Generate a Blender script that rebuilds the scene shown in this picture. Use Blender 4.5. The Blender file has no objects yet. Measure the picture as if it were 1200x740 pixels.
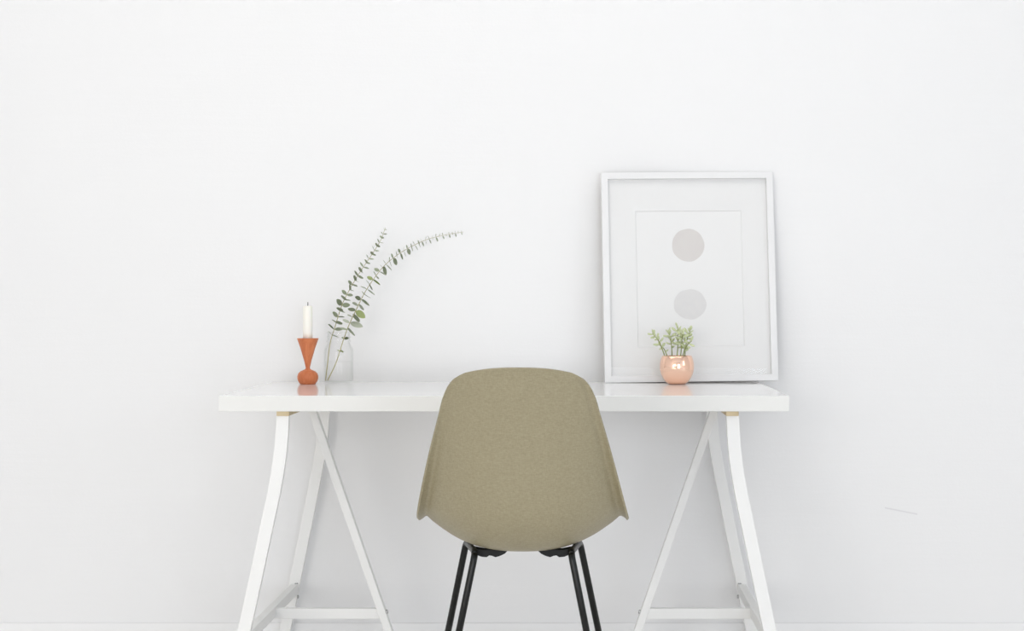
import bpy, bmesh, math, random
from mathutils import Vector, Matrix
random.seed(7)
scene = bpy.context.scene
C = scene.collection

# ------------------------------------------------------------------ camera
F = 1926.0                      # focal length in pixels of the 1200x740 frame
PX, PY = 680.0, 354.0           # principal point
CAM = Vector((0.0, -5.12, 1.037))
cam_data = bpy.data.cameras.new('camera')
cam_data.sensor_width = 36.0
cam_data.lens = F / 1200.0 * 36.0
cam_data.shift_x = -(PX - 600.0) / 1200.0
cam_data.shift_y = -(370.0 - PY) / 1200.0
cam_data.clip_start = 0.05
cam = bpy.data.objects.new('camera', cam_data)
C.objects.link(cam)
cam.location = CAM
cam.rotation_euler = (math.pi / 2, 0, 0)
scene.camera = cam

# ------------------------------------------------------------------ world, lights, exposure
world = bpy.data.worlds.new('world')
scene.world = world
world.use_nodes = True
wn = world.node_tree
bg = wn.nodes['Background']
sky = wn.nodes.new('ShaderNodeTexSky')
sky.sky_type = 'HOSEK_WILKIE'
sky.turbidity = 6.0
sky.sun_direction = (0.3, 0.6, 0.7)
wn.links.new(sky.outputs[0], bg.inputs[0])
bg.inputs[1].default_value = 0.6

scene.view_settings.view_transform = 'Standard'
scene.view_settings.look = 'None'
scene.view_settings.gamma = 1.0
scene.view_settings.use_curve_mapping = False
scene.view_settings.exposure = -0.90
scene.cycles.transparent_max_bounces = 32      # enough for the walls of the jar, its water and the picture glass

def area(name, loc, target, sx, sy, power, col):
    l = bpy.data.lights.new(name, 'AREA')
    l.shape = 'RECTANGLE'; l.size = sx; l.size_y = sy
    l.energy = power; l.color = col
    o = bpy.data.objects.new(name, l); C.objects.link(o)
    o.location = loc
    d = Vector(target) - Vector(loc)
    o.rotation_euler = d.to_track_quat('-Z', 'Y').to_euler()
    return o
# fill lamps just inside unseen windows, two behind the camera and one
# in the right wall, and under a skylight added for top light
area('window_fill_left', (-2.15, -7.48, 1.05), (-2.15, 0, 0.95), 1.8, 1.9, 155, (1.0, 0.972, 0.93))
area('window_fill_right', (1.45, -7.48, 1.05), (1.45, 0, 0.95), 1.8, 1.9, 118, (0.84, 0.905, 1.0))
area('window_fill_side', (2.88, -2.9, 1.75), (-3, -2.9, 1.75), 1.2, 1.2, 19, (0.84, 0.91, 1.0))
area('fill_above', (-0.3, -1.75, 3.28), (-0.3, -1.75, 0), 4.4, 1.7, 72, (1.0, 0.985, 0.962))

# ------------------------------------------------------------------ helpers
def W(px, py, d):
    """the point seen at pixel (px, py) of the photograph, d metres in front of the camera"""
    return Vector((CAM.x + (px - PX) / F * d, CAM.y + d, CAM.z - (py - PY) / F * d))

def link_mesh(name, bm, mat, parent=None, smooth=False):
    me = bpy.data.meshes.new(name)
    bm.normal_update()
    bm.to_mesh(me); bm.free()
    if smooth:
        for p in me.polygons: p.use_smooth = True
    o = bpy.data.objects.new(name, me); C.objects.link(o)
    if mat: me.materials.append(mat)
    if parent: o.parent = parent
    return o

def tag(o, label, cat, group=None):
    o['label'] = label; o['category'] = cat
    if group: o['group'] = group
    return o

def thing(name, label, cat, loc=(0, 0, 0), rot=(0, 0, 0), group=None):
    o = bpy.data.objects.new(name, None); C.objects.link(o)
    o.empty_display_size = 0.05
    o.location = loc; o.rotation_euler = rot
    return tag(o, label, cat, group)

def structure(o):
    o['kind'] = 'structure'; return o

def add_box(bm, c, s, rot=None):
    m = Matrix.Translation(Vector(c))
    if rot is not None: m = m @ rot
    m = m @ Matrix.Diagonal((s[0], s[1], s[2], 1))
    return bmesh.ops.create_cube(bm, size=1.0, matrix=m)['verts']

def bevel_all(bm, w, seg=2):
    bmesh.ops.bevel(bm, geom=list(bm.edges), offset=w, segments=seg, affect='EDGES', profile=0.6)

def box_obj(name, c, s, mat, parent=None, bev=0.002, seg=2):
    bm = bmesh.new(); add_box(bm, c, s)
    if bev: bevel_all(bm, bev, seg)
    return link_mesh(name, bm, mat, parent)

def add_lathe(bm, prof, n=48, z0=0.0, cap_bottom=False, cap_top=False, cx=0.0, cy=0.0):
    rings = []
    for r, z in prof:
        rings.append([bm.verts.new((cx + r * math.cos(2 * math.pi * k / n), cy + r * math.sin(2 * math.pi * k / n), z0 + z)) for k in range(n)])
    for a, b in zip(rings, rings[1:]):
        for k in range(n):
            bm.faces.new((a[k], a[(k + 1) % n], b[(k + 1) % n], b[k]))
    if cap_bottom: bm.faces.new(rings[0][::-1])
    if cap_top: bm.faces.new(rings[-1])
    return rings

def smooth_path(pts, n):
    """Catmull-Rom through points (any dimension), n samples"""
    P = [tuple(p) for p in pts]
    P = [tuple(2 * a - b for a, b in zip(P[0], P[1]))] + P + [tuple(2 * a - b for a, b in zip(P[-1], P[-2]))]
    out = []
    segs = len(P) - 3
    for i in range(n):
        u = i / (n - 1) * segs
        s = min(int(u), segs - 1); t = u - s
        p0, p1, p2, p3 = P[s:s + 4]
        out.append(tuple(0.5 * (2 * b + (c - a) * t + (2 * a - 5 * b + 4 * c - d) * t * t + (3 * b - a - 3 * c + d) * t ** 3)
                         for a, b, c, d in zip(p0, p1, p2, p3)))
    return out

def add_tube(bm, pts, rad, n=12, caps=True):
    """round tube through 3D points; rad = number or list"""
    pts = [Vector(p) for p in pts]
    if not isinstance(rad, (list, tuple)): rad = [rad] * len(pts)
    up = None; rings = []
    for i, p in enumerate(pts):
        if i == 0: t = pts[1] - p
        elif i == len(pts) - 1: t = p - pts[i - 1]
        else: t = (pts[i + 1] - p).normalized() + (p - pts[i - 1]).normalized()
        t.normalize()
        if up is None:
            up = t.orthogonal().normalized()
        else:
            up = (up - t * up.dot(t)).normalized()
        b = t.cross(up)
        rings.append([bm.verts.new(p + (up * math.cos(2 * math.pi * k / n) + b * math.sin(2 * math.pi * k / n)) * rad[i]) for k in range(n)])
    for a, b in zip(rings, rings[1:]):
        for k in range(n):
            bm.faces.new((a[k], a[(k + 1) % n], b[(k + 1) % n], b[k]))
    if caps:
        bm.faces.new(rings[0][::-1]); bm.faces.new(rings[-1])

def add_strip(bm, pts, sx, sy, xdir):
    """rectangular bar swept through points; sx along xdir, sy perpendicular"""
    pts = [Vector(p) for p in pts]; rings = []
    for i, p in enumerate(pts):
        if i == 0: t = pts[1] - p
        elif i == len(pts) - 1: t = p - pts[i - 1]
        else: t = (pts[i + 1] - p).normalized() + (p - pts[i - 1]).normalized()
        t.normalize()
        u = Vector(xdir); u = (u - t * u.dot(t)).normalized(); v = t.cross(u)
        rings.append([bm.verts.new(p + u * a * sx / 2 + v * b * sy / 2) for a, b in ((-1, -1), (1, -1), (1, 1), (-1, 1))])
    for a, b in zip(rings, rings[1:]):
        for k in range(4):
            bm.faces.new((a[k], a[(k + 1) % 4], b[(k + 1) % 4], b[k]))
    bm.faces.new(rings[0][::-1]); bm.faces.new(rings[-1])
    bmesh.ops.recalc_face_normals(bm, faces=list(bm.faces))

# ------------------------------------------------------------------ materials
def srgb(r, g, b):
    f = lambda c: (c / 255 / 12.92) if c / 255 <= 0.04045 else ((c / 255 + 0.055) / 1.055) ** 2.4
    return (f(r), f(g), f(b), 1.0)

def mat(name, col, rough=0.5, metal=0.0, spec=0.5, noise=None, bump=None, coat=0.0, sss=0.0):
    """noise=(scale, other_colour, detail); bump=(scale, strength, distance)"""
    m = bpy.data.materials.new(name); m.use_nodes = True
    nt = m.node_tree; b = nt.nodes['Principled BSDF']
    b.inputs['Base Color'].default_value = col
    b.inputs['Roughness'].default_value = rough
    b.inputs['Metallic'].default_value = metal
    b.inputs['Specular IOR Level'].default_value = spec
    b.inputs['Coat Weight'].default_value = coat
    if sss:
        b.inputs['Subsurface Weight'].default_value = sss
        b.inputs['Subsurface Radius'].default_value = (0.01, 0.008, 0.006)
    tc = nt.nodes.new('ShaderNodeTexCoord')
    if noise:
        n = nt.nodes.new('ShaderNodeTexNoise'); n.inputs['Scale'].default_value = noise[0]
        n.inputs['Detail'].default_value = noise[2]
        nt.links.new(tc.outputs['Object'], n.inputs['Vector'])
        r = nt.nodes.new('ShaderNodeValToRGB')
        r.color_ramp.elements[0].position = 0.35; r.color_ramp.elements[1].position = 0.65
        r.color_ramp.elements[0].color = col; r.color_ramp.elements[1].color = noise[1]
        nt.links.new(n.outputs['Fac'], r.inputs[0]); nt.links.new(r.outputs[0], b.inputs['Base Color'])
    if bump:
        n2 = nt.nodes.new('ShaderNodeTexNoise'); n2.inputs['Scale'].default_value = bump[0]; n2.inputs['Detail'].default_value = 5
        nt.links.new(tc.outputs['Object'], n2.inputs['Vector'])
        bp = nt.nodes.new('ShaderNodeBump'); bp.inputs['Strength'].default_value = bump[1]; bp.inputs['Distance'].default_value = bump[2]
        nt.links.new(n2.outputs['Fac'], bp.inputs['Height']); nt.links.new(bp.outputs[0], b.inputs['Normal'])
    return m

def glass_mat(name, tint, edge, gloss=1.0, rough=0.0):
    """thin clear sheet: lets light through, mirrors by Fresnel, slightly denser at grazing angles"""
    m = bpy.data.materials.new(name); m.use_nodes = True
    nt = m.node_tree; nt.nodes.clear()
    out = nt.nodes.new('ShaderNodeOutputMaterial')
    mx = nt.nodes.new('ShaderNodeMixShader'); tr = nt.nodes.new('ShaderNodeBsdfTransparent'); gl = nt.nodes.new('ShaderNodeBsdfGlossy')
    lw = nt.nodes.new('ShaderNodeLayerWeight'); lw.inputs[0].default_value = 0.12
    cm = nt.nodes.new('ShaderNodeMix'); cm.data_type = 'RGBA'
    nt.links.new(lw.outputs['Facing'], cm.inputs[0])
    cm.inputs[6].default_value = tint; cm.inputs[7].default_value = edge
    nt.links.new(cm.outputs[2], tr.inputs[0])
    gl.inputs['Roughness'].default_value = rough
    # Schlick: 0.04 + 0.96 * (1 - cos)^5, the same from both sides of the thin wall
    lf = nt.nodes.new('ShaderNodeLayerWeight'); lf.inputs[0].default_value = 0.5
    pw = nt.nodes.new('ShaderNodeMath'); pw.operation = 'POWER'; pw.inputs[1].default_value = 5.0
    nt.links.new(lf.outputs['Facing'], pw.inputs[0])
    fr = nt.nodes.new('ShaderNodeMath'); fr.operation = 'MULTIPLY_ADD'; fr.inputs[1].default_value = 0.96; fr.inputs[2].default_value = 0.04
    nt.links.new(pw.outputs[0], fr.inputs[0])
    mu = nt.nodes.new('ShaderNodeMath'); mu.operation = 'MULTIPLY'; mu.inputs[1].default_value = gloss
    nt.links.new(fr.outputs[0], mu.inputs[0]); nt.links.new(mu.outputs[0], mx.inputs[0])
    nt.links.new(tr.outputs[0], mx.inputs[1]); nt.links.new(gl.outputs[0], mx.inputs[2])
    nt.links.new(mx.outputs[0], out.inputs[0])
    return m

M = {}
M['ceiling'] = mat('ceiling_paint', (0.70, 0.70, 0.70, 1), 0.8)
M['side_wall'] = mat('side_wall_paint', (0.84, 0.84, 0.845, 1), 0.8, bump=(60, 0.15, 0.002))
M['floor'] = mat('floor_paint', (0.93, 0.912, 0.89, 1), 0.6, noise=(3, (0.915, 0.897, 0.875, 1), 4), bump=(40, 0.1, 0.002))
M['trim'] = mat('trim_paint', (0.90, 0.90, 0.90, 1), 0.5)
M['desk'] = mat('white_lacquer', (0.93, 0.93, 0.925, 1), 0.07, spec=0.30)
M['edge'] = mat('edge_band', (0.79, 0.79, 0.765, 1), 0.35, spec=0.3)
M['trestle'] = mat('white_powder_coat', (0.86, 0.86, 0.845, 1), 0.45, bump=(400, 0.05, 0.0005))
M['steel'] = mat('zinc_bolt', (0.42, 0.42, 0.42, 1), 0.35, metal=1.0, noise=(200, (0.5, 0.5, 0.5, 1), 2))
M['beige_rail'] = mat('rail_beige', srgb(214, 196, 160), 0.6, noise=(30, srgb(204, 184, 146), 4))
M['frame'] = mat('white_frame_lacquer', (0.83, 0.83, 0.83, 1), 0.4)
M['mat_board'] = mat('mat_board', (0.84, 0.84, 0.835, 1), 0.9, noise=(300, (0.83, 0.83, 0.825, 1), 3))
M['paper'] = mat('print_paper', (0.845, 0.845, 0.84, 1), 0.9)
M['backing'] = mat('backing_board', srgb(170, 150, 120), 0.8, noise=(80, srgb(160, 140, 110), 3))
M['disc_warm'] = mat('silver_print_warm', srgb(219, 216, 213), 0.8, noise=(45, srgb(217, 213, 211), 5))
M['disc_cool'] = mat('silver_print_cool', srgb(225, 224, 223), 0.8, noise=(60, srgb(222, 221, 221), 5))
M['black_tube'] = mat('black_tube', srgb(8, 10, 9), 0.30, spec=0.35)
M['black_mount'] = mat('black_mount', srgb(9, 9, 10), 0.55, noise=(120, srgb(14, 14, 15), 2), spec=0.3)
M['rubber'] = mat('black_rubber', srgb(16, 16, 16), 0.8)
M['wax'] = mat('candle_wax', srgb(250, 247, 238), 0.45, sss=0.25)
M['wick'] = mat('candle_wick', srgb(60, 52, 46), 0.9)
M['soil'] = mat('soil', srgb(70, 56, 42), 0.95, noise=(300, srgb(40, 32, 24), 4), bump=(300, 0.8, 0.003))
M['copper'] = mat('polished_copper', srgb(255, 214, 190), 0.14, metal=1.0, bump=(55, 0.12, 0.002))
M['euc_leaf'] = mat('eucalyptus_leaf', srgb(166, 175, 148), 0.6, noise=(60, srgb(186, 193, 168), 3))
M['euc_pale'] = mat('eucalyptus_leaf_pale', srgb(196, 202, 182), 0.6, noise=(60, srgb(208, 212, 195), 3))
M['euc_green'] = mat('eucalyptus_leaf_fresh', srgb(162, 176, 112), 0.6, noise=(60, srgb(182, 192, 138), 3))
M['euc_stem'] = mat('eucalyptus_stem', srgb(186, 178, 140), 0.7, noise=(90, srgb(168, 164, 112), 3))
M['sedum_leaf'] = mat('succulent_leaf', srgb(184, 194, 138), 0.5, noise=(50, srgb(222, 228, 194), 3), sss=0.1)
M['sedum_stem'] = mat('succulent_stem', srgb(164, 178, 112), 0.6, noise=(80, srgb(140, 144, 86), 3))
M['glass'] = glass_mat('jar_glass', (0.999, 0.999, 0.999, 1), (0.86, 0.88, 0.865, 1), 0.25)
M['pane'] = glass_mat('picture_glass', (0.998, 0.998, 0.998, 1), (0.97, 0.97, 0.97, 1), 0.1)
M['water'] = glass_mat('water', (0.996, 0.997, 0.995, 1), (0.95, 0.96, 0.95, 1), 0.15)

def wall_material():
    m = mat('plaster_wall', (0.885, 0.885, 0.885, 1), 0.85, spec=0.2)
    nt = m.node_tree; b = nt.nodes['Principled BSDF']
    tc = nt.nodes.new('ShaderNodeTexCoord')
    # fine orange-peel of rolled paint plus long horizontal board-formed unevenness
    mp = nt.nodes.new('ShaderNodeMapping'); mp.inputs['Scale'].default_value = (0.5, 1, 6)
    n1 = nt.nodes.new('ShaderNodeTexNoise'); n1.inputs['Scale'].default_value = 6; n1.inputs['Detail'].default_value = 6
    n2 = nt.nodes.new('ShaderNodeTexNoise'); n2.inputs['Scale'].default_value = 130; n2.inputs['Detail'].default_value = 3
    nt.links.new(tc.outputs['Object'], mp.inputs[0]); nt.links.new(mp.outputs[0], n1.inputs['Vector'])
    nt.links.new(tc.outputs['Object'], n2.inputs['Vector'])
    ad = nt.nodes.new('ShaderNodeMath'); ad.operation = 'MULTIPLY_ADD'; ad.inputs[1].default_value = 0.35
    nt.links.new(n2.outputs['Fac'], ad.inputs[0]); nt.links.new(n1.outputs['Fac'], ad.inputs[2])
    bp = nt.nodes.new('ShaderNodeBump'); bp.inputs['Strength'].default_value = 0.12; bp.inputs['Distance'].default_value = 0.006
    nt.links.new(ad.outputs[0], bp.inputs['Height']); nt.links.new(bp.outputs[0], b.inputs['Normal'])
    # the short pencil-thin scuff on the right of the wall
    def mth(op, a, c, d=None):
        x = nt.nodes.new('ShaderNodeMath'); x.operation = op
        for i, v in enumerate((a, c, d)):
            if v is None: continue
            if isinstance(v, (int, float)): x.inputs[i].default_value = v
            else: nt.links.new(v, x.inputs[i])
        return x.outputs[0]
    sp = nt.nodes.new('ShaderNodeSeparateXYZ'); nt.links.new(tc.outputs['Object'], sp.inputs[0])
    a = W(1037, 595.5, 5.12); c = W(1075, 603, 5.12)
    sl = (c.z - a.z) / (c.x - a.x)
    line = mth('MULTIPLY_ADD', mth('SUBTRACT', sp.outputs[0], a.x), sl, a.z)
    dist = mth('ABSOLUTE', mth('SUBTRACT', sp.outputs[2], line), 0)
    on = mth('LESS_THAN', dist, 0.0022)
    xin = mth('MULTIPLY', mth('GREATER_THAN', sp.outputs[0], a.x), mth('LESS_THAN', sp.outputs[0], c.x))
    fac = mth('MULTIPLY', mth('MULTIPLY', on, xin), 0.45)
    mixc = nt.nodes.new('ShaderNodeMix'); mixc.data_type = 'RGBA'
    mixc.inputs[6].default_value = (0.885, 0.885, 0.885, 1); mixc.inputs[7].default_value = (0.66, 0.65, 0.67, 1)
    nt.links.new(fac, mixc.inputs[0]); nt.links.new(mixc.outputs[2], b.inputs['Base Color'])
    return m
M['wall'] = wall_material()

def wood_material():
    m = mat('oiled_teak', srgb(196, 108, 62), 0.42, spec=0.4)
    nt = m.node_tree; b = nt.nodes['Principled BSDF']
    tc = nt.nodes.new('ShaderNodeTexCoord')
    mp = nt.nodes.new('ShaderNodeMapping'); mp.inputs['Scale'].default_value = (30, 30, 5); mp.inputs['Rotation'].default_value = (0.25, 0.3, 0)
    w = nt.nodes.new('ShaderNodeTexNoise'); w.inputs['Scale'].default_value = 2.2; w.inputs['Detail'].default_value = 6; w.inputs['Distortion'].default_value = 1.2
    r = nt.nodes.new('ShaderNodeValToRGB')
    r.color_ramp.elements[0].position = 0.3; r.color_ramp.elements[0].color = srgb(192, 105, 63)
    r.color_ramp.elements[1].position = 0.7; r.color_ramp.elements[1].color = srgb(214, 132, 88)
    nt.links.new(tc.outputs['Object'], mp.inputs[0]); nt.links.new(mp.outputs[0], w.inputs['Vector'])
    nt.links.new(w.outputs['Fac'], r.inputs[0]); nt.links.new(r.outputs[0], b.inputs['Base Color'])
    return m
M['teak'] = wood_material()

def fibreglass_material():
    m = mat('olive_fibreglass', srgb(164, 155, 126), 0.42, spec=0.4)
    nt = m.node_tree; b = nt.nodes['Principled BSDF']
    tc = nt.nodes.new('ShaderNodeTexCoord')
    def layer(scale, rot):
        mp = nt.nodes.new('ShaderNodeMapping'); mp.inputs['Scale'].default_value = scale; mp.inputs['Rotation'].default_value = (0, rot, 0)
        n = nt.nodes.new('ShaderNodeTexNoise'); n.inputs['Scale'].default_value = 1.0; n.inputs['Detail'].default_value = 4; n.inputs['Roughness'].default_value = 0.65
        nt.links.new(tc.outputs['Object'], mp.inputs[0]); nt.links.new(mp.outputs[0], n.inputs['Vector'])
        return n.outputs['Fac']
    f1 = layer((110, 110, 420), 0.6); f2 = layer((130, 130, 420), -0.9); f3 = layer((400, 120, 120), 0.3)
    def mx(a, c):
        x = nt.nodes.new('ShaderNodeMath'); x.operation = 'ADD'
        nt.links.new(a, x.inputs[0]); nt.links.new(c, x.inputs[1]); return x.outputs[0]
    s = mx(mx(f1, f2), f3)
    dv = nt.nodes.new('ShaderNodeMath'); dv.operation = 'DIVIDE'; dv.inputs[1].default_value = 3
    nt.links.new(s, dv.inputs[0])
    r = nt.nodes.new('ShaderNodeValToRGB')
    r.color_ramp.elements[0].position = 0.38; r.color_ramp.elements[0].color = srgb(143, 134, 107)
    r.color_ramp.elements[1].position = 0.62; r.color_ramp.elements[1].color = srgb(163, 154, 127)
    nt.links.new(dv.outputs[0], r.inputs[0]); nt.links.new(r.outputs[0], b.inputs['Base Color'])
    return m
M['shell'] = fibreglass_material()

# ------------------------------------------------------------------ the room
XL, XR, YF, ZC = -3.2, 2.9, -7.5, 3.3
T = 0.1
structure(box_obj('wall_back', ((XL + XR) / 2, T / 2, ZC / 2), (XR - XL + 2 * T, T, ZC), M['wall'], bev=0)).data
wb = bpy.data.objects['wall_back']
structure(box_obj('floor', ((XL + XR) / 2, YF / 2, -T / 2), (XR - XL + 2 * T, -YF + 2 * T, T), M['floor'], bev=0))
structure(box_obj('wall_left', (XL - T / 2, YF / 2, ZC / 2), (T, -YF, ZC), M['side_wall'], bev=0))

def wall_with_holes(name, u0, u1, v0, v1, holes, place, mat_):
    """a wall slab with rectangular openings, built as boxes in one mesh; place(u, v, su, sv) gives centre and size"""
    bm = bmesh.new()
    us = sorted({u0, u1, *[h[0] for h in holes], *[h[1] for h in holes]})
    vs = sorted({v0, v1, *[h[2] for h in holes], *[h[3] for h in holes]})
    for a, b in zip(us, us[1:]):
        for c, d in zip(vs, vs[1:]):
            mu, mv = (a + b) / 2, (c + d) / 2
            if any(h[0] < mu < h[1] and h[2] < mv < h[3] for h in holes): continue
            add_box(bm, *place(mu, mv, b - a, d - c))
    bmesh.ops.remove_doubles(bm, verts=list(bm.verts), dist=1e-5)
    return structure(link_mesh(name, bm, mat_))

def window(n, hole, place, nu, nv):
    """casement in the opening: frame, glazing bars and a pane"""
    u0, u1, v0, v1 = hole; bm = bmesh.new(); fw = 0.05
    def b(a0, a1, c0, c1): add_box(bm, *place((a0 + a1) / 2, (c0 + c1) / 2, a1 - a0, c1 - c0))
    b(u0, u0 + fw, v0, v1); b(u1 - fw, u1, v0, v1); b(u0 + fw, u1 - fw, v0, v0 + fw); b(u0 + fw, u1 - fw, v1 - fw, v1)
    for k in range(1, nu):
        u = u0 + (u1 - u0) * k / nu; b(u - 0.012, u + 0.012, v0 + fw, v1 - fw)
    for k in range(1, nv):
        v = v0 + (v1 - v0) * k / nv; b(u0 + fw, u1 - fw, v - 0.012, v + 0.012)
    o = structure(link_mesh('window_%d' % n, bm, M['trim']))
    bm = bmesh.new()
    c, s = place((u0 + u1) / 2, (v0 + v1) / 2, u1 - u0 - 0.02, v1 - v0 - 0.02)
    s = tuple(0.006 if abs(x - 0.05) < 1e-6 else x for x in s)
    add_box(bm, c, s); link_mesh('pane', bm, M['pane'], o)

hf = [(-3.1, -1.2, 0.05, 2.05), (0.5, 2.4, 0.05, 2.05)]  # unseen window openings, made low and wide to brighten the lower wall
wall_with_holes('wall_front', XL, XR, 0, ZC, hf, lambda u, v, su, sv: ((u, YF - T / 2, v), (su, T, sv)), M['side_wall'])
hr = [(-3.55, -2.25, 1.1, 2.4)]
wall_with_holes('wall_right', YF, 0, 0, ZC, hr, lambda u, v, su, sv: ((XR + T / 2, u, v), (T, su, sv)), M['side_wall'])
hc = [(-2.6, 2.0, -2.65, -0.85)]  # unseen skylight opening, added to bring light from above
wall_with_holes('ceiling', XL, XR, YF, 0, hc, lambda u, v, su, sv: ((u, v, ZC + T / 2), (su, sv, T)), M['ceiling'])
window(1, hf[0], lambda u, v, su, sv: ((u, YF - 0.05, v), (su, 0.05, sv)), 3, 2)
window(2, hf[1], lambda u, v, su, sv: ((u, YF - 0.05, v), (su, 0.05, sv)), 3, 2)
window(3, hr[0], lambda u, v, su, sv: ((XR + 0.05, u, v), (0.05, su, sv)), 2, 2)
window(4, hc[0], lambda u, v, su, sv: ((u, v, ZC + 0.05), (su, sv, 0.05)), 4, 1)
# low painted strip where the wall meets the floor
bm = bmesh.new(); add_box(bm, ((XL + XR) / 2, -0.004, 0.0185), (XR - XL, 0.008, 0.037)); bevel_all(bm, 0.003)
structure(link_mesh('baseboard_back', bm, M['trim']))

# ------------------------------------------------------------------ desk top
H0 = 0.035                       # height added to all trestle and chair heights
ZT, TH = 0.755 + H0, 0.0415
DY0, DY1 = -0.80, -0.05
DX0, DX1 = -0.950, 0.549
desk = box_obj('desk_top', ((DX0 + DX1) / 2, (DY0 + DY1) / 2, ZT - TH / 2), (DX1 - DX0 - 0.002, DY1 - DY0 - 0.002, TH), M['desk'], bev=0.0012)
tag(desk, 'long glossy white desk top laid across two white trestles', 'desk top')
# the band glued round the four edges of the board
bm = bmesh.new(); dc = Vector(((DX0 + DX1) / 2, (DY0 + DY1) / 2, ZT - TH / 2))
hx, hy, hz = (DX1 - DX0) / 2, (DY1 - DY0) / 2, TH / 2 - 0.0008
def band_loop(i, z):
    return [bm.verts.new(dc + Vector((a * (hx - i), b * (hy - i), z))) for a, b in ((-1, -1), (1, -1), (1, 1), (-1, 1))]
lp = [band_loop(0.0012, -hz), band_loop(0, -hz + 0.0006), band_loop(0, hz - 0.0006), band_loop(0.0012, hz)]
for A, B in zip(lp, lp[1:] + lp[:1]):
    for k in range(4): bm.faces.new((A[k], A[(k + 1) % 4], B[(k + 1) % 4], B[k]))
bmesh.ops.recalc_face_normals(bm, faces=list(bm.faces))
for v in bm.verts: v.co -= dc
eb = link_mesh('edge_band', bm, M['edge'], desk)
eb.location = dc

# ------------------------------------------------------------------ trestles
ZB = ZT - TH
def trestle(x0, s, label):
    """x0 = top rail position, s = -1 when the outer legs lean to the left"""
    t = thing('trestle', label, 'trestle', (x0, (DY0 + DY1) / 2, 0), group='trestles under the desk')
    ox, oy = x0, (DY0 + DY1) / 2
    L = lambda x, y, z: (x - ox, y - oy, z)
    yf, yr, ym = -0.775, -0.070, -0.425
    zt = ZB - 0.012
    # top rail: a beige bar on a white steel channel
    box_obj('top_rail', (0, (yf + yr) / 2 - oy, ZB - 0.0064), (0.033, yr - yf + 0.03, 0.012), M['beige_rail'], t, bev=0.001)
    def outer(y, sy):
        pts = []
        for z in [zt] + [H0 + q_ for q_ in (0.66, 0.63, 0.61, 0.595, 0.58, 0.565, 0.545, 0.5, 0.3)] + [0.012]:
            # straight at the top, a soft bend about z = 0.59, straight splay below
            q = (0.60 + H0 - z) / 0.05
            k = 0.05 * (math.log1p(math.exp(q)) if q < 30 else q)
            pts.append(L(x0 + s * 0.207 * k, y + sy * 0.075 * (0.70 + H0 - z), z))
        bm = bmesh.new(); add_strip(bm, pts, 0.034, 0.020, (1, 0, 0)); bevel_all(bm, 0.002, 2)
        leg = link_mesh('leg', bm, M['trestle'], t)
        bm = bmesh.new(); p = pts[-1]; add_box(bm, (p[0], p[1], 0.006), (0.036, 0.024, 0.012)); bevel_all(bm, 0.002)
        link_mesh('foot_cap', bm, M['trestle'], leg)
        return pts
    fx = outer(yf, -1); rx = outer(yr, 0.45)
    # inner leg, single, hung from the middle of the rail
    xi = lambda z: x0 - s * (0.012 + 0.345 * (ZB - z))
    bm = bmesh.new(); add_strip(bm, [L(xi(ZB - 0.006), ym, ZB - 0.006), L(xi(0.012), ym, 0.012)], 0.022, 0.03, (1, 0, 0)); bevel_all(bm, 0.002)
    leg = link_mesh('leg', bm, M['trestle'], t)
    bm = bmesh.new(); add_box(bm, L(xi(0.006), ym, 0.006), (0.026, 0.034, 0.012)); bevel_all(bm, 0.002)
    link_mesh('foot_cap', bm, M['trestle'], leg)
    # spreader between the two outer legs, cross bar from it to the inner leg
    zb = 0.118 + H0
    xo = x0 + s * 0.207 * (0.60 + H0 - zb)
    fpt = Vector(L(xo, yf - 0.075 * (0.70 + H0 - zb) + 0.01, zb)); rpt = Vector(L(xo, yr + 0.45 * 0.075 * (0.70 + H0 - zb) - 0.01, zb))
    off = Vector((-s * 0.004, 0, 0))
    bm = bmesh.new(); add_strip(bm, [fpt + off, rpt + off], 0.024, 0.030, (1, 0, 0)); bevel_all(bm, 0.002)
    sp = link_mesh('spreader_bar', bm, M['trestle'], t)
    zc = 0.112 + H0
    a = Vector(L(xo - s * 0.012, ym, zc)); b_ = Vector(L(xi(zc) + s * 0.008, ym, zc))
    bm = bmesh.new(); add_strip(bm, [a, b_], 0.030, 0.020, (0, 0, 1)); bevel_all(bm, 0.002)
    link_mesh('cross_bar', bm, M['trestle'], t)
    def bolt(p, d, r=0.0055):
        bm = bmesh.new()
        add_lathe(bm, [(0.0, 0.0), (r, 0.0), (r, 0.003), (r * 0.8, 0.0045), (r * 0.45, 0.005), (r * 0.4, 0.0035), (0, 0.0035)], 14)
        bmesh.ops.remove_doubles(bm, verts=list(bm.verts), dist=1e-6)
        q = Vector(d).to_track_quat('Z', 'Y').to_matrix().to_4x4()
        bmesh.ops.transform(bm, matrix=Matrix.Translation(Vector(p)) @ q, verts=list(bm.verts))
        link_mesh('bolt', bm, M['steel'], t)
    # two bolts where spreader meets rear leg, two at the front leg, one through the inner leg
    for pt, dy in ((rpt, -1), (fpt, 1)):
        bolt((pt.x - s * 0.010, pt.y - (0.0 if dy < 0 else 0.0), zb + 0.0135), (0, dy * 0.5, 1))
        bolt((pt.x - s * 0.0145, pt.y + dy * 0.012, zb - 0.022), (-s, 0, 0))
    pi = L(xi(zc) - s * 0.0105, ym, zc + 0.004); bolt(pi, (-s, 0, 0.3), 0.006)
    return t
trestle(-0.784, -1, 'left white steel trestle, under the desk end with the candle and jar')
trestle(0.401, 1, 'right white steel trestle, under the desk end with the picture frame')

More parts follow.
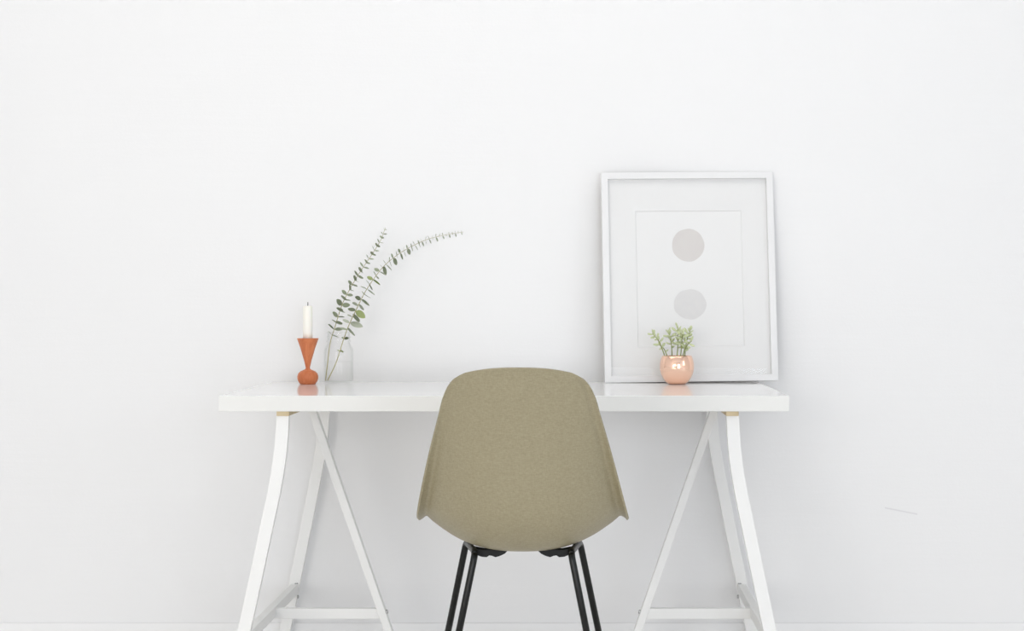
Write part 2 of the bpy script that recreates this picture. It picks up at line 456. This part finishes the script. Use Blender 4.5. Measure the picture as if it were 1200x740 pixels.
# ------------------------------------------------------------------ chair
def make_chair():
    XC = 613.0
    base_d = 3.78
    o0 = W(XC, 740, base_d); o0.z = 0
    t = thing('shell_chair', 'olive beige fibreglass shell chair on black tubular legs, seen from behind', 'chair', o0)
    # rows of the shell from the top edge to the front lip:
    # (centre pixel row, centre depth, rim pixel half width, rim pixel row, rim depth)
    rows = [
        (431.5, 3.470, 62, 437.0, 3.490),
        (435.0, 3.473, 73, 442.5, 3.500),
        (440.0, 3.477, 80, 449.0, 3.510),
        (447.0, 3.482, 85, 457.0, 3.520),
        (458.0, 3.488, 90.0, 470.0, 3.535),
        (478.0, 3.502, 95.0, 490.0, 3.556),
        (505.0, 3.520, 101.5, 515.0, 3.585),
        (540.0, 3.540, 109.5, 547.0, 3.625),
        (575.0, 3.560, 116.5, 577.0, 3.675),
        (608.0, 3.585, 121.0, 596.0, 3.725),
        (631.0, 3.630, 122.5, 603.0, 3.785),
        (645.0, 3.700, 121.0, 601.5, 3.850),
        (640.0, 3.800, 115.0, 596.0, 3.910),
        (624.0, 3.900, 107.0, 592.0, 3.960),
        (608.0, 3.975, 95.0, 592.0, 3.995),
        (601.0, 4.005, 82.0, 596.0, 4.010),
    ]
    data = []
    for cy, cd, hw, ry, rd in rows:
        c = W(XC, cy, cd); r = W(XC + hw, ry, rd)
        data.append((c.y, c.z, r.x - W(XC, ry, rd).x, r.y, r.z))
    NV, NU = 57, 49
    fine = smooth_path(data, NV)
    bm = bmesh.new(); grid = []
    for iv, (cy, cz, hw, ry, rz) in enumerate(fine):
        row = []
        v = iv / (NV - 1)
        lip = 0.17 * max(0.0, min(1.0, (v - 0.10) / 0.35))
        ex = 2.5
        a0 = 0.93
        for k in range(NU):
            q = math.sin(-1.25 + 2.5 * k / (NU - 1)) / math.sin(1.25)
            a = abs(q)
            # bowl profile, then the rim rolls back outwards
            f = (a / (a0 + (1 - lip / 0.17) * (1 - a0))) ** ex
            if a > a0 - 0.05 and lip > 0:
                w = min(1.0, (a - (a0 - 0.05)) / (1 - a0 + 0.05))
                peak = 1.0 - lip * max(0.0, (a - a0) / (1 - a0))
                f = f * (1 - w ** 0.5) + peak * w ** 0.5
            xs = hw * q
            row.append(bm.verts.new((xs, cy + (ry - cy) * f - o0.y, cz + (rz - cz) * f)))
        grid.append(row)
    for i in range(NV - 1):
        for k in range(NU - 1):
            bm.faces.new((grid[i][k], grid[i][k + 1], grid[i + 1][k + 1], grid[i + 1][k]))
    shell = link_mesh('shell', bm, M['shell'], t, smooth=True)
    so = shell.modifiers.new('thickness', 'SOLIDIFY'); so.thickness = 0.0055; so.offset = 0.0
    bv = shell.modifiers.new('rim', 'BEVEL'); bv.width = 0.0015; bv.segments = 2; bv.limit_method = 'ANGLE'; bv.angle_limit = math.radians(60)
    # tubular base: two side rails, each bent down into a rear and a front leg
    R = 0.0078
    def loc(px, py, d):
        p = W(px, py, d); return Vector((p.x - o0.x, p.y - o0.y, p.z))
    for s in (-1, 1):
        near = loc(XC + s * 56.0, 650, 3.70); far = loc(XC + s * 66.5, 640, 3.86)
        far.z = near.z = 0.438 + H0
        near_foot = Vector((near.x + s * 0.20 * (0.43 + H0), near.y - 0.050, 0.012))
        far_foot = Vector((far.x + s * 0.205 * (0.43 + H0), far.y + 0.030, 0.012))
        def bend(p_in, p, p_out, r=0.020):
            a = p + (p_in - p).normalized() * r; b = p + (p_out - p).normalized() * r
            return [a * (1 - u) ** 2 + p * 2 * u * (1 - u) + b * u * u for u in [i / 6 for i in range(7)]]
        bn = bend(far, near, near_foot); bf = bend(near, far, far_foot)
        bm = bmesh.new(); add_tube(bm, [bn[3], bn[2], bn[1], bn[0], bf[0], bf[1], bf[2], bf[3]], R, 14)
        link_mesh('side_rail', bm, M['black_tube'], t, smooth=True)
        for b_, foot in ((bn, near_foot), (bf, far_foot)):
            seq = b_[3:] if b_ is bn else b_[3:]
            bm = bmesh.new(); add_tube(bm, list(seq) + [foot], R, 14)
            leg = link_mesh('leg', bm, M['black_tube'], t, smooth=True)
            bm = bmesh.new(); add_lathe(bm, [(0.006, 0), (0.013, 0.001), (0.013, 0.006), (0.010, 0.010), (0.010, 0.022), (0.008, 0.024)], 20, 0, True, True, foot.x, foot.y)
            link_mesh('foot_glide', bm, M['rubber'], leg, smooth=True)
        # scalloped mounting plate reaching under the seat from the rail
        mid = near.lerp(far, 0.25); z0 = mid.z - 0.004
        bm = bmesh.new()
        n = 24; top = []; bot = []
        x_in = mid.x - s * 0.078
        y0 = mid.y
        outline = [(0.000, 0.010), (0.010, 0.004), (0.020, 0.000), (0.032, -0.001), (0.038, 0.003), (0.044, 0.002), (0.052, -0.001), (0.060, 0.001), (0.067, 0.004), (0.073, 0.007), (0.079, 0.013), (0.076, 0.018),
                   (0.050, 0.017), (0.026, 0.015), (0.0, 0.020)]
        vs0 = [bm.verts.new((mid.x - s * a, y0 - 0.016, z0 - 0.010 + b)) for a, b in outline]
        vs1 = [bm.verts.new((mid.x - s * a, y0 + 0.016, z0 - 0.010 + b)) for a, b in outline]
        bm.faces.new(vs0); bm.faces.new(vs1[::-1])
        for i in range(len(outline)):
            j = (i + 1) % len(outline); bm.faces.new((vs0[i], vs1[i], vs1[j], vs0[j]))
        bmesh.ops.recalc_face_normals(bm, faces=list(bm.faces))
        mp = link_mesh('mounting_plate', bm, M['black_mount'], t)
        # round rubber shock mounts glued to the shell
        for dy in (0.0, 0.12):
            bm = bmesh.new()
            add_lathe(bm, [(0.0, 0), (0.016, 0), (0.020, 0.003), (0.020, 0.010), (0, 0.010)], 24, mid.z - 0.002, False, False, mid.x - s * 0.058, y0 + 0.012 + dy)
            bmesh.ops.remove_doubles(bm, verts=list(bm.verts), dist=1e-6)
            link_mesh('shock_mount', bm, M['rubber'], t)
    # cross struts between the rails
    for frac in (0.7, 0.95):
        l_ = loc(XC - 56.0, 650, 3.70).lerp(loc(XC - 66.5, 640, 3.86), frac); r_ = loc(XC + 56.0, 650, 3.70).lerp(loc(XC + 66.5, 640, 3.86), frac)
        l_.z = r_.z = 0.444 + H0
        bm = bmesh.new(); add_tube(bm, [l_, r_], 0.005, 10)
        link_mesh('cross_strut', bm, M['black_tube'], t, smooth=True)
    return t
make_chair()

# ------------------------------------------------------------------ picture frame
def make_picture():
    BL = W(709, 448.3, 5.0); BL.z = ZT + 0.0005
    fw, fh, fd, b = 0.533, 0.6485, 0.028, 0.0205
    t = thing('picture_frame', 'white picture frame with two grey discs, leaning against the wall on the desk', 'picture frame', BL)
    # local: x right, z up, y towards the wall; origin at the lower left front corner
    yaw = math.radians(3.5); lean = math.radians(5.6); roll = math.radians(0.62)
    t.rotation_mode = 'QUATERNION'
    mrot = Matrix.Rotation(yaw, 4, 'Z') @ Matrix.Rotation(-lean, 4, 'X') @ Matrix.Rotation(-roll, 4, 'Y')
    t.rotation_quaternion = mrot.to_quaternion()
    bm = bmesh.new()
    # mitred moulding: outer and inner rectangles, front and back
    def rect(i, y): return [bm.verts.new(p) for p in ((i, y, i), (fw - i, y, i), (fw - i, y, fh - i), (i, y, fh - i))]
    loops = [rect(0, fd), rect(0, 0.001), rect(0.001, 0), rect(b - 0.001, 0), rect(b, 0.001), rect(b, fd)]
    for A, B in zip(loops, loops[1:] + loops[:1]):
        for k in range(4):
            bm.faces.new((A[k], A[(k + 1) % 4], B[(k + 1) % 4], B[k]))
    bmesh.ops.recalc_face_normals(bm, faces=list(bm.faces))
    link_mesh('moulding', bm, M['frame'], t)
    # mat board with a bevelled window
    ym = 0.015
    wx0, wx1, wz0, wz1 = 0.104, 0.434, 0.108, 0.530
    bm = bmesh.new()
    def R4(x0, x1, z0, z1, y): return [bm.verts.new(p) for p in ((x0, y, z0), (x1, y, z0), (x1, y, z1), (x0, y, z1))]
    bo = b - 0.0
    l0 = R4(bo, fw - bo, bo, fh - bo, ym); l1 = R4(wx0, wx1, wz0, wz1, ym)
    e = 0.0022
    l2 = R4(wx0 + e, wx1 - e, wz0 + e, wz1 - e, ym + 0.0022); l3 = R4(bo, fw - bo, bo, fh - bo, ym + 0.0022)
    for A, B in ((l0, l1), (l1, l2), (l2, l3), (l3, l0)):
        for k in range(4): bm.faces.new((A[k], A[(k + 1) % 4], B[(k + 1) % 4], B[k]))
    bmesh.ops.recalc_face_normals(bm, faces=list(bm.faces))
    link_mesh('mat_board', bm, M['mat_board'], t)
    pr = box_obj('print', (fw / 2, ym + 0.0032, fh / 2), (fw - 2 * b, 0.0012, fh - 2 * b), M['paper'], t, bev=0)
    box_obj('backing_board', (fw / 2, 0.0235, fh / 2), (fw - 2 * b, 0.003, fh - 2 * b), M['backing'], t, bev=0)
    def disc(cx, cz, rx, rz, m, rag):
        bm = bmesh.new(); n = 64; ring = []; back = []
        for k in range(n):
            a = 2 * math.pi * k / n
            q = 1 + rag * math.sin(5 * a + cx * 9) + rag * 0.7 * math.sin(9 * a + 1)
            ring.append(bm.verts.new((cx + rx * q * math.cos(a), ym + 0.0022, cz + rz * q * math.sin(a))))
            back.append(bm.verts.new((cx + rx * q * math.cos(a), ym + 0.0026, cz + rz * q * math.sin(a))))
        bm.faces.new(ring)
        bm.faces.new(back[::-1])
        for k in range(n): bm.faces.new((ring[k], back[k], back[(k + 1) % n], ring[(k + 1) % n]))
        bmesh.ops.recalc_face_normals(bm, faces=list(bm.faces))
        return link_mesh('printed_disc', bm, m, pr)
    disc(0.2665, 0.4225, 0.0502, 0.0512, M['disc_warm'], 0.008)['label'] = 'upper grey disc, slightly darker'
    disc(0.2680, 0.2390, 0.0505, 0.0468, M['disc_cool'], 0.012)['label'] = 'lower grey disc, slightly flattened'
    box_obj('glass_pane', (fw / 2, 0.0115, fh / 2), (fw - 2 * b, 0.002, fh - 2 * b), M['pane'], t, bev=0)
    return t
make_picture()

# ------------------------------------------------------------------ candle holder and candle
def make_holder():
    d = 4.93; s = d / F
    p = W(360.7, 450, d); p.z = ZT
    bm = bmesh.new()
    prof_px = [(0, 450.5), (8.6, 450.5), (9.4, 449.8), (11.2, 447), (12.2, 443.8), (12.2, 441), (11.2, 438), (8.6, 435.4), (5.2, 433.9), (3.2, 433), (2.5, 431.8), (2.7, 430), (4.6, 422), (8.4, 409), (12.3, 397.6), (12.6, 397.0), (12.4, 396.7), (5.9, 396.7), (5.7, 397.2), (5.7, 402), (0, 402)]
    add_lathe(bm, [(a * s, (450.5 - b) * s) for a, b in prof_px], 56)
    bmesh.ops.remove_doubles(bm, verts=list(bm.verts), dist=1e-6)
    bmesh.ops.recalc_face_normals(bm, faces=list(bm.faces))
    o = link_mesh('candle_holder', bm, M['teak'], None, smooth=True)
    o.location = p
    tag(o, 'reddish teak turned candle holder with funnel top, on the left of the desk', 'candle holder')
    e = o.modifiers.new('edge', 'EDGE_SPLIT'); e.split_angle = math.radians(50)
    c = thing('candle', 'short ivory candle standing in the wooden holder', 'candle', (p.x, p.y, p.z + (450.5 - 402) * s))
    h = (402 - 358.5) * s; r = 5.6 * s
    bm = bmesh.new()
    add_lathe(bm, [(0, 0), (r, 0), (r, h * 0.3), (r * 0.985, h - 0.004), (r * 0.9, h - 0.0012), (r * 0.6, h), (r * 0.2, h - 0.001), (0, h - 0.001)], 40)
    bmesh.ops.remove_doubles(bm, verts=list(bm.verts), dist=1e-6)
    bmesh.ops.recalc_face_normals(bm, faces=list(bm.faces))
    link_mesh('wax_body', bm, M['wax'], c, smooth=True)
    bm = bmesh.new(); add_tube(bm, [(0, 0, h - 0.002), (0.0004, 0, h + 0.005), (0.0002, 0, h + 0.0105)], 0.0011, 8)
    link_mesh('wick', bm, M['wick'], c)
make_holder()

# ------------------------------------------------------------------ glass jar with water
JD = 4.955
JP = W(397, 449.5, JD); JP.z = ZT
JS = JD / F
def make_jar():
    t = thing('glass_jar', 'clear glass preserving jar half full of water, holding the eucalyptus', 'jar', JP)
    bm = bmesh.new()
    px = [(0, 449.0), (14.2, 449.0), (16.2, 447.8), (17.0, 445), (17.0, 412), (16.4, 408), (14.2, 404), (13.2, 402.4), (13.2, 401), (14.3, 400.2), (14.3, 399), (13.1, 398), (13.1, 396), (13.9, 395.3), (13.9, 394.3), (13.0, 393.4), (13.0, 390.6), (13.6, 390), (13.6, 389.2), (13.0, 388.6)]
    inner = [(12.3, 389), (12.3, 402), (13.3, 405), (15.4, 408.8), (16.0, 412), (16.0, 444.6), (15.0, 446.6), (0, 447.2)]
    add_lathe(bm, [(a * JS, (449.5 - b) * JS) for a, b in px + inner], 56)
    bmesh.ops.remove_doubles(bm, verts=list(bm.verts), dist=1e-6)
    bmesh.ops.recalc_face_normals(bm, faces=list(bm.faces))
    link_mesh('jar_body', bm, M['glass'], t, smooth=True)
    bm = bmesh.new()
    w = [(0, 446.6), (14.8, 446.1), (15.8, 444.4), (15.8, 424), (15.95, 423.2), (15.2, 423.5), (0, 423.6)]
    add_lathe(bm, [(a * JS, (449.5 - b) * JS) for a, b in w], 48)
    bmesh.ops.remove_doubles(bm, verts=list(bm.verts), dist=1e-6)
    bmesh.ops.recalc_face_normals(bm, faces=list(bm.faces))
    link_mesh('water', bm, M['water'], t, smooth=True)
make_jar()

# ------------------------------------------------------------------ eucalyptus sprigs
def leaf_mesh(name, m, width=0.36, cup=0.10):
    """unit leaf along +x, normal +z, with real thickness"""
    bm = bmesh.new(); n = 10; rows = []
    for i in range(n + 1):
        u = i / n
        w = width * (math.sin(math.pi * min(1, u ** 0.9)) ** 0.62) if 0 < u < 1 else 0.012
        rows.append([bm.verts.new((u, v * w, cup * (v * v * 0.6) * w / width + 0.12 * u * (1 - u) * -1)) for v in (-1, -0.5, 0, 0.5, 1)])
    for a, b in zip(rows, rows[1:]):
        for k in range(4): bm.faces.new((a[k], a[k + 1], b[k + 1], b[k]))
    geo = bmesh.ops.solidify(bm, geom=list(bm.faces), thickness=0.02)
    bm.normal_update()
    me = bpy.data.meshes.new(name); bm.to_mesh(me); bm.free()
    for p in me.polygons: p.use_smooth = True
    me.materials.append(m)
    return me

LEAF = {'leaf': leaf_mesh('round_leaf', M['euc_leaf'], 0.46), 'pale': leaf_mesh('pale_leaf', M['euc_pale'], 0.30), 'green': leaf_mesh('fresh_leaf', M['euc_green'], 0.40)}

def put_leaf(me, parent, base, direction, normal, length, name='leaf'):
    x = direction.normalized()
    z = (normal - x * normal.dot(x))
    if z.length < 1e-4: z = x.orthogonal()
    z.normalize(); y = z.cross(x)
    o = bpy.data.objects.new(name, me); C.objects.link(o)
    o.parent = parent
    o.matrix_basis = Matrix(((x.x, y.x, z.x, base.x), (x.y, y.y, z.y, base.y), (x.z, y.z, z.z, base.z), (0, 0, 0, 1))) @ Matrix.Diagonal((length, length, length, 1))
    return o

def sprig(label, path, rad0, rad1, leaves, seed, left=1.0):
    """path: (px, py, depth); leaves: list of (fraction along, length px, spread, kind)"""
    rnd = random.Random(seed)
    pts = [W(*p) for p in path]
    o0 = pts[0].copy()
    t = thing('eucalyptus_sprig', label, 'plant sprig', o0, group='eucalyptus sprigs in the jar')
    N = 90
    fine = [Vector(p) - o0 for p in smooth_path(pts, N)]
    bm = bmesh.new(); add_tube(bm, fine, [rad0 + (rad1 - rad0) * (i / (N - 1)) ** 0.8 for i in range(N)], 8)
    link_mesh('stem', bm, M['euc_stem'], t, smooth=True)
    # arc-length table
    acc = [0.0]
    for a, b in zip(fine, fine[1:]): acc.append(acc[-1] + (b - a).length)
    def at(fr):
        s = fr * acc[-1]
        for i in range(N - 1):
            if acc[i + 1] >= s:
                u = (s - acc[i]) / max(1e-9, acc[i + 1] - acc[i])
                return fine[i].lerp(fine[i + 1], u), (fine[i + 1] - fine[i]).normalized()
        return fine[-1], (fine[-1] - fine[-2]).normalized()
    for k, (fr, lpx, spread, kind, roll) in enumerate(leaves):
        p, tn = at(fr)
        view = Vector((0, -1, 0))
        side = tn.cross(view).normalized()            # to the right of the stem in the picture
        for sg in (-1, 1):
            a = roll + rnd.uniform(-0.35, 0.35)
            out = side * math.cos(a) * sg + tn.cross(side) * math.sin(a) * sg
            d = out * 1.0 + tn * (spread + rnd.uniform(-0.15, 0.2))
            L = lpx * rnd.uniform(0.88, 1.12) * JS * (left if out.x < 0 else 1.0)
            nrm = tn * 1.0 - out * 0.3 + view * rnd.uniform(0.1, 1.2)
            put_leaf(LEAF[kind if rnd.random() < 0.85 else 'leaf'], t, p + out * 0.0008, d, nrm, L)
    return t

la = []
fr = 0.27
k = 0
while fr < 0.995:
    u = max(0, fr - 0.33) / 0.67
    la.append((fr, 6.6 * (1 - u) ** 0.5 + 2.6, 0.25 + 0.35 * u, 'pale' if u > 0.82 else 'leaf', (0.3 if k % 2 else 1.2)))
    fr += 0.038 - 0.012 * u; k += 1
sprig('shorter eucalyptus sprig with rounded leaves, more upright of the two in the jar',
      [(381.5, 446.5, 4.955), (384, 425, 4.955), (387, 402, 4.960), (393, 382, 4.970), (401, 357, 4.985), (410, 339, 5.00), (420, 322, 5.02), (430, 307, 5.03), (440, 292, 5.04), (447, 280, 5.045), (451.5, 267, 5.05)],
      0.0016, 0.0006, la, 3)
lb = [(0.145, 5.5, 0.1, 'green', 0.9), (0.205, 5.0, 0.3, 'leaf', 0.4)]
fr = 0.25
k = 0
while fr < 0.997:
    u = (fr - 0.25) / 0.75
    L = 11.2 * (1 - u) ** 0.9 + 3.2
    kind = 'green' if 0.12 < u < 0.40 and k % 3 == 0 else ('pale' if u > 0.6 or k % 3 == 1 else 'leaf')
    lb.append((fr, L, -0.1 + 0.2 * u, kind, (0.2 if k % 2 else 1.05)))
    fr += 0.031 - 0.018 * u; k += 1
sprig('longer eucalyptus sprig arching right from the jar to a thin tip',
      [(384, 446.0, 4.965), (394, 425, 4.960), (402, 400, 4.955), (409, 381, 4.955), (418, 362, 4.96), (427, 344, 4.965), (438, 327, 4.98), (453, 309, 5.00), (475, 293, 5.03), (500, 281, 5.05), (522, 275.5, 5.06), (543, 272, 5.065)],
      0.0017, 0.0005, lb, 11, left=0.66)

# ------------------------------------------------------------------ copper pot with a succulent
def make_pot():
    d = 4.93; s = d / F
    p = W(793.2, 450, d); p.z = ZT
    t = thing('potted_succulent', 'shiny round copper pot of small green succulents before the picture frame', 'potted plant', p)
    bm = bmesh.new()
    px = [(0, 450.4), (8.5, 450.4), (10.5, 449.9), (13.4, 447.5), (16.4, 443.5), (18.9, 438), (20.1, 432), (20.0, 426.5), (18.9, 421), (17.6, 417.8), (17.2, 417.0), (16.7, 417.0), (16.6, 417.6), (17.8, 421), (18.9, 427), (18.9, 433), (17, 440), (12, 446.5), (0, 448.5)]
    add_lathe(bm, [(a * s, (450.4 - b) * s) for a, b in px], 64)
    bmesh.ops.remove_doubles(bm, verts=list(bm.verts), dist=1e-6)
    bmesh.ops.recalc_face_normals(bm, faces=list(bm.faces))
    link_mesh('pot', bm, M['copper'], t, smooth=True)
    bm = bmesh.new()
    rr = []
    n = 32
    prof = [(0, 0.006), (4, 0.005), (8, 0.004), (12, 0.003), (15, 0.001), (17.7, -0.001), (18, -0.006), (0, -0.006)]
    add_lathe(bm, [(a * s, (450.4 - 422) * s + b) for a, b in prof], n)
    bmesh.ops.remove_doubles(bm, verts=list(bm.verts), dist=1e-6)
    bmesh.ops.recalc_face_normals(bm, faces=list(bm.faces))
    link_mesh('soil', bm, M['soil'], t, smooth=True)
    # fleshy leaf
    bm = bmesh.new()
    bmesh.ops.create_uvsphere(bm, u_segments=12, v_segments=8, radius=0.5)
    for v in bm.verts:
        u = v.co.x + 0.5
        v.co = Vector((u, v.co.y * 0.52 * (0.55 + 0.7 * u), v.co.z * 0.26 + 0.12 * u * u))
    lm = bpy.data.meshes.new('fleshy_leaf'); bm.to_mesh(lm); bm.free(); lm.materials.append(M['sedum_leaf'])
    for q in lm.polygons: q.use_smooth = True
    rnd = random.Random(5)
    # stems: foot and tip pixels, depth offset of the tip
    stems = [((781, 421), (773, 402), (764.5, 391), -0.015, 11, 7.0), ((788, 421), (786.5, 402), (783.5, 389), 0.01, 11, 7.5), ((793, 421), (794.5, 402), (794, 384), -0.005, 13, 7.5),
             ((797, 421), (799, 403), (800, 390), -0.02, 10, 7.5), ((802, 421), (804, 403), (808.5, 388), 0.005, 13, 7.5), ((799, 421), (803, 408), (810.5, 400), -0.025, 7, 6.5), ((784, 421), (778, 409), (772, 404), 0.02, 6, 6)]
    for a, b, c, off, nl, lpx in stems:
        A = W(a[0], a[1], d) - p; B = W(b[0], b[1], d + off * 0.5) - p; D = W(c[0], c[1], d + off) - p
        A.z = (450.4 - 423) * s
        fine = [Vector(q) for q in smooth_path([A, B, D], 14)]
        bm = bmesh.new(); add_tube(bm, fine, [0.0019 - 0.0009 * i / 13 for i in range(14)], 8)
        st = link_mesh('stem', bm, M['sedum_stem'], t, smooth=True)
        for k in range(nl):
            u = 0.35 + 0.65 * (k / (nl - 1)) ** 0.8
            i = min(12, int(u * 13)); P = fine[i].lerp(fine[i + 1], u * 13 - i)
            tn = (fine[i + 1] - fine[i]).normalized()
            ang = k * 2.4 + rnd.uniform(-0.4, 0.4)
            e1 = tn.orthogonal().normalized(); e2 = tn.cross(e1)
            out = e1 * math.cos(ang) + e2 * math.sin(ang)
            put_leaf(lm, st, P + out * 0.0008, out + tn * (0.3 + 0.9 * max(0, u - 0.8) / 0.2), tn - out * 0.3 + Vector((0, -0.6, 0)), lpx * s * rnd.uniform(0.85, 1.25) * (0.8 if u > 0.9 else 1))
    return t
make_pot()
